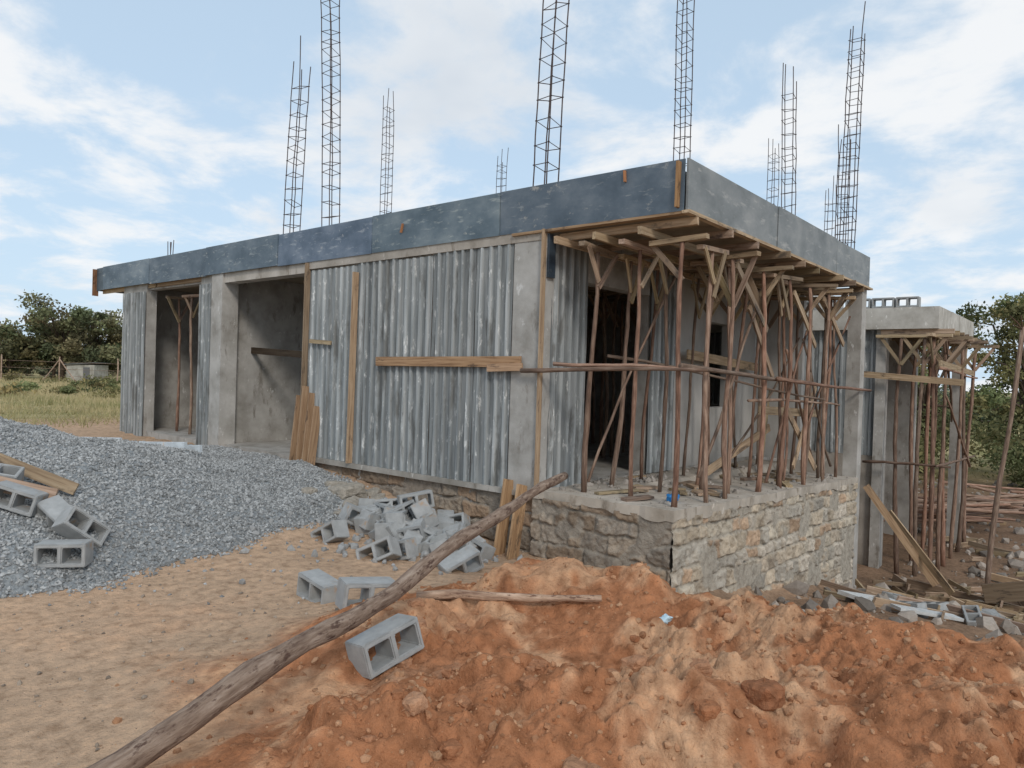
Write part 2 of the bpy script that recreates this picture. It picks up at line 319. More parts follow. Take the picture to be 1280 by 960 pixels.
# ------------------------------------------------ house
house=empty('unfinished_concrete_house')
mb=MB()
mb.tbox(.02,14.95,.02,6.68,SOF+.06,TOP-.10)
mb.tbox(2.0,12,6.68,12.6,SOF+.06,TOP-.02)
mb.make('roof_slab',M_conc,house)
mb=MB(); mb.tbox(.0,14.9,.0,6.7,SOF+.03,SOF+.058); mb.make('soffit_formwork',M_soff,house)
mb=MB(); t=-.03; k=0
while t<14.95:
    t1=min(t+2.44,15.0); g=random.uniform(.75,1.3); mb.box(P((t+t1)/2,-.02-.004*(k%2),(SOF+TOP)/2+random.uniform(-.010,.010)),vL,vR,vZ,(t1-t-.012,.022,TOP-SOF),(g,g,g*random.uniform(.95,1.1)),.005); t=t1;k+=1
mb.make('front_fascia_formwork',M_ply,house)
mb=MB(); s=-.01;k=0
while s<6.7:
    s1=min(s+2.44,6.75); g=random.uniform(.8,1.25); mb.box(P(-.045-.004*(k%2),(s+s1)/2,(SOF+TOP)/2+random.uniform(-.008,.008)),vL,vR,vZ,(.022,s1-s-.012,TOP-SOF),(g,g,g),.005); s=s1;k+=1
mb.tbox(14.98,15.0,0,6.7,SOF,TOP); mb.make('side_fascia_formwork',M_ply2,house)
mb=MB()
mb.bar(P(.03,-.05,SOF+.03),P(.03,-.05,TOP-.03),.07,.03,up=vR,col=(.9,.7,.5))
mb.bar(P(15.0,-.05,SOF-.12),P(15.0,-.05,TOP-.02),.12,.04,up=vR,col=(.6,.4,.3))
mb.bar(P(4.2,-.045,SOF+.22),P(4.17,-.045,SOF+.34),.04,.02,up=vR,col=(1,.6,.4)); mb.bar(P(.65,-.045,SOF+.38),P(.66,-.045,SOF+.5),.03,.02,up=vR,col=(1,.6,.4))
for (a,b) in [(8.3,12),(12.1,14.9),(6.6,8.2)]:
    mb.bar(P(a,.1,SOF-.02),P(b,.1,SOF-.02),.09,.05)
mb.bar(P(-.08,.02,SOF-.015),P(2.2,.0,SOF-.02),.03,.09,col=(.8,.7,.6)); mb.bar(P(-.06,-.05,SOF-.018),P(-.06,6.8,SOF-.018),.03,.08,col=(1.3,1.3,1.25))
s=.15
while s<6.6:
    mb.bar(P(-.08-random.uniform(0,.14),s,SOF-.08),P(1.62,s+random.uniform(-.05,.05),SOF-.08),.08,.045); s+=random.uniform(.6,.9)
for t in (1.45,.95,.4): mb.bar(P(t,-.10-random.uniform(0,.10),SOF-.17),P(t,5.9,SOF-.17),.08,.045)
mb.make('edge_timbers',M_wood,house)
# walls
def corr(t0,t1,z0,z1,sface,per=.145,dep=.028,axis_='t',sgn=-1,g=1.):
    prof=[(0,0),(.26,0),(.36,1),(.60,1),(.70,0)]
    us=[];ds=[];u=t0
    while u<t1:
        for a,b in prof:
            q=u+a*per
            if q<t1: us.append(q);ds.append(b*dep*random.uniform(.8,1.15))
        u+=per*random.uniform(.95,1.05)
    us.append(t1);ds.append(0)
    V=[];Cc=[];nz=12
    for i,(u,d) in enumerate(zip(us,ds)):
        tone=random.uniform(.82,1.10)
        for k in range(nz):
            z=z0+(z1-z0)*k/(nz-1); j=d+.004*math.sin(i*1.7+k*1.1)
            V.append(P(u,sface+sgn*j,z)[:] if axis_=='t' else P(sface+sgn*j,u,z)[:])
            q=g*tone*((1.18 if d>0 else .82)+random.uniform(-.08,.08)); Cc.append((q,q,q))  # groove shade painted into vertex colour; ridges paler with whitish residue
    F=[]
    for i in range(len(us)-1):
        for k in range(nz-1): F.append((i*nz+k,(i+1)*nz+k,(i+1)*nz+k+1,i*nz+k+1))
    return V,F,Cc
WB=FL-.02; WT=SOF-.14
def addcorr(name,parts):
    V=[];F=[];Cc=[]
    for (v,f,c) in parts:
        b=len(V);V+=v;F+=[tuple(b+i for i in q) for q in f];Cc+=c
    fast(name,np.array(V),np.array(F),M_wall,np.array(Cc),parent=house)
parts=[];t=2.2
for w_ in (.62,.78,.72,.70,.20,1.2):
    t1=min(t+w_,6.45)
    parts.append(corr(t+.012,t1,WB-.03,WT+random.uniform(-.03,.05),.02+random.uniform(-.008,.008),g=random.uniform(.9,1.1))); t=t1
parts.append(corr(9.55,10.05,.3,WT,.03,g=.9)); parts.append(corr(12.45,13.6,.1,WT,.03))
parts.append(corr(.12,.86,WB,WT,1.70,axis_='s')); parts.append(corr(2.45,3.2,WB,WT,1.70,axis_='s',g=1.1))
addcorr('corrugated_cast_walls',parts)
mb=MB()
mb.tbox(1.72,6.45,.05,.24,WB-.1,SOF+.05)
mb.tbox(1.70,2.19,.0,.26,WB-.05,SOF+.02,(1.0,1.02,1.04),.004)
mb.tbox(1.72,6.5,-.012,.2,WT+.03,SOF-.002,(1.05,1,.95),.006)
mb.tbox(1.75,1.93,.24,.88,WB-.1,SOF+.05); mb.tbox(1.75,1.93,2.44,3.22,WB-.1,SOF+.05)
mb.tbox(1.73,1.93,.88,2.44,SOF-.5,SOF+.05)
mb.tbox(9.12,9.52,-.01,.3,.2,SOF+.02,(1.1,1.1,1.1),.01)
mb.tbox(9.55,10.06,.055,.26,.2,SOF+.04); mb.tbox(12.44,13.62,.055,.26,.0,SOF+.04)
mb.tbox(6.5,9.12,.02,.25,SOF-.16,SOF+.03,(1.2,1.15,1.1)); mb.tbox(10.06,12.44,.12,.3,SOF-.10,SOF+.03)
mb.tbox(13.4,13.62,.25,6.4,.0,SOF+.04); mb.tbox(9.3,9.5,.3,4.0,.2,SOF+.04); mb.tbox(6.3,6.5,.2,4.0,.2,SOF+.04,(1.1,1.1,1.1))
mb.tbox(6.3,9.4,4.0,4.2,.2,SOF+.04,(1.05,1.05,1.05)); mb.tbox(11.6,13.4,3.4,3.6,.2,SOF+.04); mb.tbox(9.5,10.6,3.4,3.6,.2,SOF+.04)
mb.tbox(-.02,.20,6.5,6.74,-2.0,SOF+.02,(1.05,1.05,1.05),.006)
mb.tbox(3.6,13.4,6.3,6.5,.2,SOF+.04); mb.tbox(1.75,3.6,6.3,6.5,.2,1.5)
mb.tbox(2.1,2.3,6.6,12.4,-2,SOF+.04); mb.tbox(2.1,12,12.3,12.5,-2,SOF+.04)
mb.make('concrete_frame',M_conc,house)
mb=MB()
mb.tbox(1.74,1.92,3.22,4.3,WB,SOF+.04);mb.tbox(1.74,1.92,5.3,6.35,WB,SOF+.04);mb.tbox(1.74,1.92,4.3,5.3,WB,1.5);mb.tbox(1.74,1.92,4.3,5.3,2.9,SOF+.04)
mb.tbox(.9,1.74,6.38,6.5,WB,SOF+.03)
mb.make('porch_walls',M_plaster,house)
mb=MB(); mb.tbox(1.75,6.6,.06,6.4,.2,FL-.015); mb.tbox(6.4,13.5,.1,6.4,0,.50)
mb.make('floor_slab',M_conc,house)
def fz(t,s): return FL-.035*max(0,s)*(1 if t<1.2 else .4)
V=[];F=[]
tt=np.linspace(-.03,1.76,24); ss=np.linspace(-.03,6.55,90)
for a in tt:
    for b in ss:
        e_=float(fbm(np.array([b*5.]),np.array([a*5.]),2,1)[0])*.035
        V.append(P(a-(abs(e_) if a<0 else 0),b-(abs(e_) if b<.02 else 0),fz(a,b)+e_*.4)[:])
nb=len(ss)
for i in range(len(tt)-1):
    for j in range(nb-1): F.append((i*nb+j,i*nb+j+1,(i+1)*nb+j+1,(i+1)*nb+j))
def skirt(path):
    b0=len(V)
    for i in path:
        x_,y_,z_=V[i]; V.append((x_,y_,z_-.09-.08*abs(float(fbm(np.array([x_*4]),np.array([y_*4]),3,3)[0]))))
    for k in range(len(path)-1): F.append((path[k],path[k+1],b0+k+1,b0+k))
skirt([j for j in range(nb)]); skirt([i*nb for i in range(len(tt))])
fast('porch_slab',np.array(V),np.array(F),M_conc,np.ones((len(V),3))*np.array([1.12,1.04,.95]),parent=house)
def stonewall(name,ax,fixed,a0,a1,ztop,zbot,pal,mort,h0=.20,smear=.12,seed=1):
    rg=np.random.default_rng(seed); d=.0125
    a=np.arange(a0,a1+d/2,d); zN=int((ztop(a0)-min(zbot(a0),zbot(a1)))/d)+1
    A_,K=np.meshgrid(a,np.arange(zN)); zt=np.array([ztop(q) for q in a])[None,:]; Zr=K*d
    wa=A_+.045*fbm(A_*5,Zr*5,3,seed)+.014*fbm(A_*18,Zr*18,2,seed); wz=Zr+.045*fbm(A_*3,Zr*5,3,seed+2)+.012*fbm(A_*18,Zr*18,2,seed+3)
    hs=np.cumsum(np.concatenate([[-.05],rg.uniform(.75,1.25,60)*h0])); r=np.clip(np.searchsorted(hs,wz)-1,0,58)
    dz=np.minimum(wz-hs[r],hs[r+1]-wz); da=np.zeros_like(wa); sid=np.zeros(wa.shape,int)
    for k in range(r.max()+1):
        bs=np.cumsum(np.concatenate([[a0-.5],rg.uniform(.18,.58,int((a1-a0)/.2)+12)])); mk=r==k
        i=np.clip(np.searchsorted(bs,wa[mk])-1,0,len(bs)-2); da[mk]=np.minimum(wa[mk]-bs[i],bs[i+1]-wa[mk]); sid[mk]=k*97+i
    dist=np.minimum(dz,da); st=sm(dist,.006,.028)
    pc=np.array(pal)[rg.integers(0,len(pal),7000)]*rg.uniform(.78,1.2,7000)[:,None]; pr=rg.uniform(0,.035,7000)
    out=st*(.012+pr[sid%7000]+.035*(fbm(A_*9+sid,Zr*9,3,seed+1)))+.009*fbm(A_*30,Zr*30,2,seed+4)
    sme=sm(fbm(A_*2.2,Zr*2.6,4,seed+5),smear,smear+.12); mo=np.maximum(1-st,sme)
    out=out*(1-sme)+(.022+.012*fbm(A_*12,Zr*12,3,seed))*sme
    col=pc[sid%7000]*(1-mo[...,None])+np.array(mort)*mo[...,None]; col=col*(1+.14*fbm(A_*8,Zr*8,3,seed)[...,None])
    z=zt-Zr
    if ax=='t': x_=C[0]+A_*DL[0]+(fixed-out)*DR[0]; y_=C[1]+A_*DL[1]+(fixed-out)*DR[1]
    else: x_=C[0]+(fixed-out)*DL[0]+A_*DR[0]; y_=C[1]+(fixed-out)*DL[1]+A_*DR[1]
    fast(name,np.stack([x_,y_,z],-1).reshape(-1,3),gridfaces(*A_.shape),M_stone,col.reshape(-1,3),parent=house,smooth=True)
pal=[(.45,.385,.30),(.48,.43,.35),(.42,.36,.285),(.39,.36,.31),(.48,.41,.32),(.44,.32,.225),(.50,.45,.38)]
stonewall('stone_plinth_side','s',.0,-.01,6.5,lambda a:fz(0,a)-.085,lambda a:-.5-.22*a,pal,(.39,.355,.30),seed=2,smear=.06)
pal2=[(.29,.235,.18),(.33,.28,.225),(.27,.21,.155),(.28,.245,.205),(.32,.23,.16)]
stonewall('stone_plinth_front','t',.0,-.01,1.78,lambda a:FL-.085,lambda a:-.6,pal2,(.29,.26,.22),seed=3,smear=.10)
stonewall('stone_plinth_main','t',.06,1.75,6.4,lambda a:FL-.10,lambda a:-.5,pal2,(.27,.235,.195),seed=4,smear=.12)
mb=MB(); mb.tbox(.03,1.75,.035,.3,-1,FL-.10); mb.tbox(.3,1.7,.3,6.3,-2,.3); mb.tbox(1.75,6.3,.10,.3,-1,FL-.06)
mb.make('plinth_core',M_mortar,house)
mb=MB(); mb.tbox(1.78,6.35,-.03,.3,FL-.12,FL-.045,(.95,.93,.9),.01); mb.make('plinth_ledge',M_conc,house)
mb=MB()
mb.bar(P(2.0,-.045,1.9+.18),P(4.65,-.045,1.9+.16),.13,.03,up=vZ,col=(.95,.78,.64)); mb.bar(P(1.95,-.075,2.02),P(2.5,-.075,2.0),.09,.03,col=(1.15,1.0,.92))
mb.bar(P(5.18,-.045,SOF-.25),P(5.22,-.045,FL-.05),.10,.03,up=vR,col=(1.1,1.02,.95)); mb.bar(P(5.75,-.04,2.33),P(6.3,-.04,2.36),.06,.025,col=(.9,.9,.8))
mb.bar(P(6.45,-.03,WB),P(6.42,-.03,SOF-.02),.09,.03,up=vR,col=(.7,.68,.66)); mb.bar(P(1.72,-.02,WB),P(1.72,-.02,SOF),.08,.03,up=vR,col=(1,.95,.9))
mb.bar(P(7.05,.9,.5),P(7.1,.95,2.15),.14,.03,up=vR,col=(.8,.75,.7)); mb.bar(P(7,.6,2.15),P(9.3,.7,2.25),.12,.03,col=(.15,.14,.13))
mb.bar(P(1.55,3.3,2.32),P(1.55,6.0,2.2),.14,.03,col=(1.2,1.15,1.05))
mb.make('nailed_boards',M_wood,house)
mb=MB(); mb.tbox(1.66,1.69,.0,.12,SOF-.55,SOF-.05,(.3,.35,.4)); mb.make('dark_shutter_strip',M_ply,house)
# ------------------------------------------------ scaffolding
scaf=empty('timber_scaffolding')
mp_=MB();mt=MB()
HT=SOF-.22
def post(t,s,lt=0,ls=0,z0=None,top=HT,r=.030,head=None):
    z0=fz(t,s) if z0 is None else z0
    mp_.pole(P(t,s,z0-.02),P(t+lt,s+ls,top),r*random.uniform(.85,1.25),r*.76,.05,seg=10)
    if head:
        d=(Vector(head)+Vector((random.uniform(-.15,.15),random.uniform(-.15,.15),random.uniform(-.06,.06)))).normalized(); c=P(t+lt,s+ls,top-.02)
        mt.bar(c-d*random.uniform(.25,.4),c+d*random.uniform(.25,.4),.05,.08)
        off=Vector((d.y,-d.x,0))*.033
        for sg in (1,-1):
            if random.random()<.85:
                q=P(t+lt*.85,s+ls*.85,top-random.uniform(.35,.6)); mt.bar(q+off,c+d*sg*random.uniform(.22,.36)+off,random.uniform(.045,.075),.022,up=vZ)
post(1.26,.26,-.10,.0,head=vR);post(.73,.40,-.03,.0,head=vR);post(.1,.22,.0,.0,head=vL);post(.06,.9,.03,0,head=vR);post(.08,1.45,.0,-.02,head=vL)
post(.1,2.5,.04,.02,head=vL);post(.12,3.3,0,.08,head=vR);post(.1,4.2,.02,.05,head=vL);post(.1,5.1,.0,.0,head=vL);post(.35,5.9,0,.1,head=vL)
for (a,b) in [(1.35,1.0),(.8,1.2),(1.45,1.9),(.75,2.1),(1.3,2.8),(.7,3.0),(1.35,3.7),(.8,3.9),(1.3,4.6),(.6,4.8),(1.3,5.5),(.8,5.7),(.3,2.0),(.3,3.7),(.25,4.7),(.3,5.5),(1.1,5.1),(.5,1.7),(.2,6.1)]:
    post(a,b,random.uniform(-.2,.2),random.uniform(-.2,.2),head=random.choice([vL,vR]),r=.026)
for (a,b) in [(10.5,.6),(11.3,.5),(12.1,.6),(10.9,1.5),(11.8,1.6),(12.0,2.6),(10.8,2.7),(6.75,.35),(8.6,3.3)]:
    post(a,b,random.uniform(-.08,.08),0,z0=.5,head=random.choice([vL,vR]))
for i in range(16):
    a=random.uniform(2.4,5.5);b=random.uniform(.7,6); post(a,b,random.uniform(-.15,.15),0,z0=FL,head=vL)
mp_.pole(P(1.95,-.09,1.98),P(-.35,-.04,2.02),.027,.02,.03); mp_.pole(P(1.5,-.06,2.06),P(-.1,.2,2.02),.022,.016,.03)
mp_.pole(P(-.02,.05,2.06),P(-.02,4.2,1.95),.028,.02,.04); mp_.pole(P(-.06,2.6,1.98),P(-.10,6.9,1.86),.028,.02,.04)
mp_.pole(P(1.4,.9,2.2),P(-.1,4.4,1.7),.02,.016,.04); mp_.pole(P(.2,2.3,1.7),P(.2,6.2,1.6),.02,.016,.04)
mp_.pole(P(.3,1.2,FL+.2),P(.2,2.6,FL+2.4),.02,.016,.04);mp_.pole(P(.2,3.0,.6),P(.2,4.6,2.9),.02,.016,.04);mp_.pole(P(.2,5.8,.6),P(.2,4.3,2.6),.02,.016,.04);mp_.pole(P(.9,3.2,.7),P(.7,5.6,2.7),.02,.016,.04)
mp_.pole(P(1.3,.4,.7),P(.9,1.6,3.2),.02,.016,.04);mp_.pole(P(.1,3.4,.6),P(.9,5.4,2.9),.02,.016,.05);mp_.pole(P(.5,5.9,.6),P(.2,3.6,2.4),.02,.016,.05);mp_.pole(P(.15,4.4,1.2),P(.15,6.4,3.1),.02,.016,.05)
mt.bar(P(.3,2.5,2.9),P(.3,3.4,2.0),.09,.025);mt.bar(P(.25,4.2,.7),P(.35,5.4,1.9),.10,.025,col=(1.3,1.25,1.2));mt.bar(P(.25,5.2,.6),P(.4,4.2,1.6),.10,.025,col=(1.2,1.15,1.1));mt.bar(P(.4,3.2,1.55),P(.4,5.8,1.45),.12,.025);mt.bar(P(.1,1.6,3.3),P(.1,2.6,2.6),.08,.025)
mt.bar(P(1.0,2.9,.65),P(.7,4.4,1.25),.12,.025,col=(1.1,1.05,1));mt.bar(P(.5,3.6,.62),P(.9,4.9,1.8),.08,.025);mt.bar(P(.12,3.6,3.2),P(.12,4.6,2.5),.08,.025);mt.bar(P(.12,4.9,3.25),P(.12,6.0,2.6),.08,.025)
mp_.make('scaffold_poles',M_pole,scaf,True); mt.make('scaffold_head_timbers',M_wood,scaf)
mt=MB()
for i in range(26):
    a=random.uniform(.1,1.6);b=random.uniform(.2,6);an=random.uniform(0,6.28);L=random.uniform(.12,.6);d=Vector((math.cos(an),math.sin(an),0))*L/2;c=P(a,b,fz(a,b)+.025)
    mt.bar(c-d,c+d,.09,.03,up=Vector((math.sin(an),-math.cos(an),.05)))
mt.make('timber_offcuts',M_wood)
x=[];y=[];zz=[]
for i in range(500):
    a=random.uniform(0,1.7);b=random.uniform(0,6.3)
    if i<120: a=random.uniform(1.2,1.9);b=random.uniform(.9,2.4)
    p=P(a,b,0);x.append(p.x);y.append(p.y);zz.append(fz(a,b)+.005)
sz=.008+.05*RNG.random(500)**5; v=RNG.uniform(.25,.42,500)[:,None]*np.array([1,.9,.8]); rocks('mortar_crumbs',np.stack([x,y],-1),np.array(zz),sz,M_gstone,v,base=ICO,bf=ICF)
# ------------------------------------------------ rebar cages
def cage(t,s,z1,lean=(0,0),w=.19,z0=TOP-.15,sp=.2,xy=None):
    mb=MB(); base=P(t,s,z0) if xy is None else Vector((xy[0],xy[1],z0)); top=base+Vector((0,0,z1-z0))+Vector((lean[0],lean[1],0))
    H=z1-z0
    def at(q): 
        return base.lerp(top,q)+Vector((lean[0],lean[1],0))*(q*q-q)*.5
    tw=random.uniform(-.1,.1)
    def crn(q,i):
        a=vL*math.cos(tw*q*3)+vR*math.sin(tw*q*3);b=vR*math.cos(tw*q*3)-vL*math.sin(tw*q*3)
        sx=(-1,1,1,-1)[i];sy=(-1,-1,1,1)[i]
        return at(q)+a*(sx*w/2)+b*(sy*w/2)
    for i in range(4):
        jx=Vector((random.uniform(-.05,.05),random.uniform(-.05,.05),0)); ex=random.uniform(0,.5)/H
        pts=[crn(q,i)+jx*max(0,q-.8)*4+Vector((random.uniform(-.006,.006),random.uniform(-.006,.006),0)) for q in np.linspace(0,1+ex-.1,11)]
        mb.tube(pts,.0085,5)
    z=.12
    while z<H-.45:
        q=z/H; tl=random.uniform(-.035,.035)
        c4=[crn(q,i)+Vector((0,0,tl*(1 if i in(0,1) else -1)+random.uniform(-.015,.015))) for i in range(4)]
        ext=[(c4[(i+1)%4]-c4[i]).normalized()*.015 for i in range(4)]
        for i in range(4): mb.tube([c4[i]-ext[i],c4[(i+1)%4]+ext[i]],.0055,4)
        z+=sp*random.uniform(.75,1.25)
    return mb.make('rebar_column_cage',M_steel)
Zc=CAMZ
cage(7.2,.15,Zc+5.3,(.12,.0));cage(6.1,.15,Zc+6.4,(-.15,.05));cage(0,0,Zc+6.7,xy=(-3.1,17));cage(0,0,Zc+6.4,xy=(-.47,20))
cage(1.88,.16,Zc+6.2,(.14,0),w=.21,sp=.24);cage(2.0,3.8,Zc+6.6,(-.05,0));cage(0,0,Zc+6.2,xy=(6.35,18));cage(1.26,6.5,Zc+5.7,(-.1,0));cage(0,0,Zc+5.2,xy=(7.8,18))
cage(0,0,Zc+5.1,xy=(6.3,14));cage(.18,6.2,Zc+6.3,(.06,0)) 
def stub(t,s,h,n=4):
    mb=MB()
    for i in range(n):
        b=P(t+random.uniform(-.1,.1),s+random.uniform(-.1,.1),TOP-.2); mb.tube([b,b+Vector((random.uniform(-.03,.03),0,h*random.uniform(.8,1.1)+.2))],.0085,5)
    mb.make('rebar_starter_bars',M_steel)
stub(11.6,.15,.38);stub(1.6,2.0,.3,3)
# ------------------------------------------------ annex
A=np.array([7.95,13.5])
def Q(t,s,z):
    p=A+t*DL+s*DR; return Vector((p[0],p[1],z))
annex=empty('unfinished_annex_building'); AZ=3.06
mb=MB()
def qbox(mb,t0,t1,s0,s1,z0,z1,col=(1,1,1),jit=0): mb.box(Q((t0+t1)/2,(s0+s1)/2,(z0+z1)/2),vL,vR,vZ,(t1-t0,s1-s0,z1-z0),col,jit)
qbox(mb,0,5,0,4.1,AZ,AZ+.42,(1.3,1.3,1.27),.008); qbox(mb,.9,1.08,.1,.35,-1.7,AZ,(1.1,1.1,1.1)); qbox(mb,1.1,5,3.9,4.1,-1.7,AZ)
qbox(mb,.1,.35,3.8,4.05,-1.7,AZ)
qbox(mb,.9,5,.2,.4,-1.7,.55,(.9,.85,.8))
mb.make('annex_concrete',M_conc,annex)
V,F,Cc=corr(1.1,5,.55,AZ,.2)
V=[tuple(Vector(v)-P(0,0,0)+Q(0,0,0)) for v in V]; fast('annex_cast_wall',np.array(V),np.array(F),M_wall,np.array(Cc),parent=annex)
mb=MB(); qbox(mb,1.1,5,.24,.4,.5,AZ); mb.make('annex_wall_core',M_conc,annex)
# ------------------------------------------------ hollow blocks
def blockmesh(name='hollow_block_mesh'):
    xs_=[-.2,-.17,-.018,.018,.17,.2]; ys_=[-.1,-.066,.066,.1]
    occ=[[not (i in(1,3) and j==1) for j in range(3)] for i in range(5)]
    b=bmesh.new(); vd={}
    def v(i,j,k):
        if (i,j,k) not in vd: vd[(i,j,k)]=b.verts.new((xs_[i],ys_[j],(-.1,.1)[k]))
        return vd[(i,j,k)]
    for i in range(5):
        for j in range(3):
            if not occ[i][j]: continue
            b.faces.new((v(i,j,1),v(i+1,j,1),v(i+1,j+1,1),v(i,j+1,1))); b.faces.new((v(i,j,0),v(i,j+1,0),v(i+1,j+1,0),v(i+1,j,0)))
            for (di,dj,a,c) in [(-1,0,(i,j+1),(i,j)),(1,0,(i+1,j),(i+1,j+1)),(0,-1,(i,j),(i+1,j)),(0,1,(i+1,j+1),(i,j+1))]:
                ii,jj=i+di,j+dj
                if not(0<=ii<5 and 0<=jj<3) or not occ[ii][jj]:
                    b.faces.new((v(*a,0),v(*c,0),v(*c,1),v(*a,1)))
    bmesh.ops.recalc_face_normals(b,faces=b.faces)
    ed=[e for e in b.edges if len(e.link_faces)==2 and e.calc_face_angle(0)>.5]
    bmesh.ops.bevel(b,geom=ed,offset=.007,segments=2,affect='EDGES')
    for v_ in b.verts: v_.co+=Vector((random.uniform(-1,1),random.uniform(-1,1),random.uniform(-1,1)))*.0018
    me=bpy.data.meshes.new(name); b.to_mesh(me); b.free()
    a=me.attributes.new('Col','FLOAT_COLOR','POINT'); a.data.foreach_set('color',np.ones(len(me.vertices)*4,np.float32))
    me.materials.append(M_block); return me
BM=blockmesh()
def block(x,y,rot,dz=.1,parent=None,name='hollow_concrete_block',z=None):
    o=bpy.data.objects.new(name,BM); sc.collection.objects.link(o); o.location=(x,y,(surf(x,y) if z is None else z)+dz); o.rotation_euler=rot
    if parent: o.parent=parent
    return o
h=math.pi/2
block(-1.55,6.0,(h,.12,-.75),.08);block(-1.0,5.2,(h,.1,.5),.07);block(-.70,4.24,(h-.15,-.22,.8),.09);block(-3.82,6.2,(h,.0,.2),.08);block(-4.12,6.6,(h+.3,.4,-.5),.1);block(-3.85,6.5,(h-.5,.7,.8),.09);block(-4.5,6.6,(h,.3,.1),.12);block(-4.85,6.8,(.4,.2,.3),.1)
pile=empty('hollow_block_pile')
for i in range(50):
    q=random.random(); cx=-1.7+1.35*q+random.uniform(-.18,.18); cy=8.7-.6*q+random.uniform(-.5,.35)
    lay=max(0,.36*math.exp(-((cx+1.1)/.55)**2-((cy-8.5)/.4)**2))*random.uniform(.1,1)
    block(cx,cy,(random.choice([0,h,h,h])+random.uniform(-.5,.5),random.uniform(-.5,.5),random.uniform(0,6.28)),.07+lay,pile,'pile_block')
for (bx,by) in [(-1.15,7.5),(-1.3,7.3),(-.45,7.1),(-1.95,7.9)]:
    block(bx,by,(random.uniform(-.4,.4)+h,random.uniform(-.5,.5),random.uniform(0,6)),.06,None)
for i in range(9):
    p=Q(.55+i*.43,.14,AZ+.42+.101); o=block(p.x,p.y,(h,0,math.atan2(DL[1],DL[0])),0,annex,'parapet_block',z=p.z)
for (bx,by) in [(5.9,9.9),(6.25,10.1),(5.6,10.3),(6.9,10.2),(5.4,9.6),(6.5,9.6),(6.2,9.5)]:
    block(bx,by,(random.uniform(-.3,.3)+random.choice([0,h]),random.uniform(-.3,.3),random.uniform(0,6)),.08)
x=RNG.normal(-1.1,.7,160);y=RNG.normal(8.0,.6,160);s_=(x-C[0])*DR[0]+(y-C[1])*DR[1];kk=s_<-.15;x=x[kk];y=y[kk];sz=RNG.uniform(.012,.05,len(x));g=RNG.uniform(.26,.38,len(x))[:,None]*np.array([1,1.01,1.0])
rocks('broken_block_pieces',np.stack([x,y],-1),np.maximum(terrain(x,y),gs(x,y))+sz*.4,sz,M_gstone,g,base=ICO,bf=ICF)
# annex scaffold
sa=empty('annex_scaffolding'); mp_=MB();mt=MB()
def qpost(t,s,lt=0):
    b=Q(t,s,0); mp_.pole(Q(t,s,gz(b.x,b.y)-.05),Q(t+lt,s,AZ-.15),.042,.03,.06,seg=11)
    d=random.choice([vL,vR]);c=Q(t+lt,s,AZ-.14); mt.bar(c-d*.45,c+d*.45,.06,.1); q=c-Vector((0,0,.55)); mt.bar(q,c+d*.38,.06,.03);mt.bar(q,c-d*.38,.06,.03)
for (a,b) in [(.55,.0),(.25,.0),(.02,.05),(-.02,.7),(.0,1.4),(0,2.2),(0,3.0),(0,3.9),(.5,1.0),(.5,2.0),(.5,3.0)]: qpost(a,b,random.uniform(-.1,.1))
mp_.pole(Q(1.2,-.1,.45),Q(-.3,-.08,.48),.03,.02,.05);mp_.pole(Q(-.08,-.2,.5),Q(-.08,4.3,.4),.03,.02,.05);mp_.pole(Q(-.08,-.2,2.3),Q(-.08,4.3,2.2),.03,.02,.05);mp_.pole(Q(.3,3.6,1.2),Q(-.1,.2,2.9),.025,.02,.05);mp_.pole(Q(-.1,3.6,.2),Q(-.1,.4,1.8),.025,.02,.05)
mt.bar(Q(1.25,-.08,2.17),Q(-.45,-.08,2.05),.12,.03,col=(1.1,1.05,.95));mt.bar(Q(-.06,-.1,2.4),Q(-.06,4,2.3),.12,.03)
for s in np.arange(.1,4.1,.55): mt.bar(Q(-.25,s,AZ-.05),Q(1,s,AZ-.05),.09,.05)
mp_.make('scaffold_poles',M_pole,sa,True);mt.make('scaffold_timbers',M_wood,sa)
# ------------------------------------------------ loose timber
def pt(x,y,dz=.03): return Vector((x,y,surf(x,y)+dz))
mb=MB()
lp=[(-1.95,2.25,.16),(-1.55,2.62,.36),(-1.2,3.1,.47),(-.90,3.75,.55),(-.62,4.45,.63),(-.32,5.15,.72),(-.02,5.85,.81),(.28,6.5,.90),(.55,7.05,.97)]
pts=[];
for i in range(len(lp)-1):
    for q in np.linspace(0,1,5)[:-1]: pts.append(Vector(lp[i]).lerp(Vector(lp[i+1]),q))
pts.append(Vector(lp[-1])); n=len(pts)
pts=[p+Vector((.024*math.sin(i*.5),.0,.02*math.sin(i*.7+1)))+Vector([random.uniform(-.004,.004) for _ in range(3)]) for i,p in enumerate(pts)]
mb.tube(pts,[(.058-.018*i/n)*random.uniform(.9,1.1)*(1.15 if i in (9,17,24) else 1) for i in range(n)],14); mb.make('wooden_log',M_log,None,True)
mb=MB(); mb.pole((-.62,5.1,gz(-.62,5.1)+.07),(.66,4.95,gz(.66,4.95)+.06),.034,.022,.03,9,10,(1.7,1.6,1.5)); mb.make('dry_branch',M_log,None,True)
mb=MB()
for (p0,p1,w_) in [((1.86,-.26,-.2),(1.90,-.06,.64),.18),((2.08,-.24,-.18),(2.11,-.06,.68),.18)]:
    mb.bar(P(*p0),P(*p1),w_,.03,up=vR,col=(1.1,.93,.75))
for (a,b) in [(6.2,1.55),(6.36,1.65),(6.53,1.5),(6.05,1.35)]:
    mb.bar(P(a-.04,-.16,.42),P(a,-.03,b),.13,.03,up=vR,col=(.95,.82,.72))
mb.make('leaning_planks',M_wood)
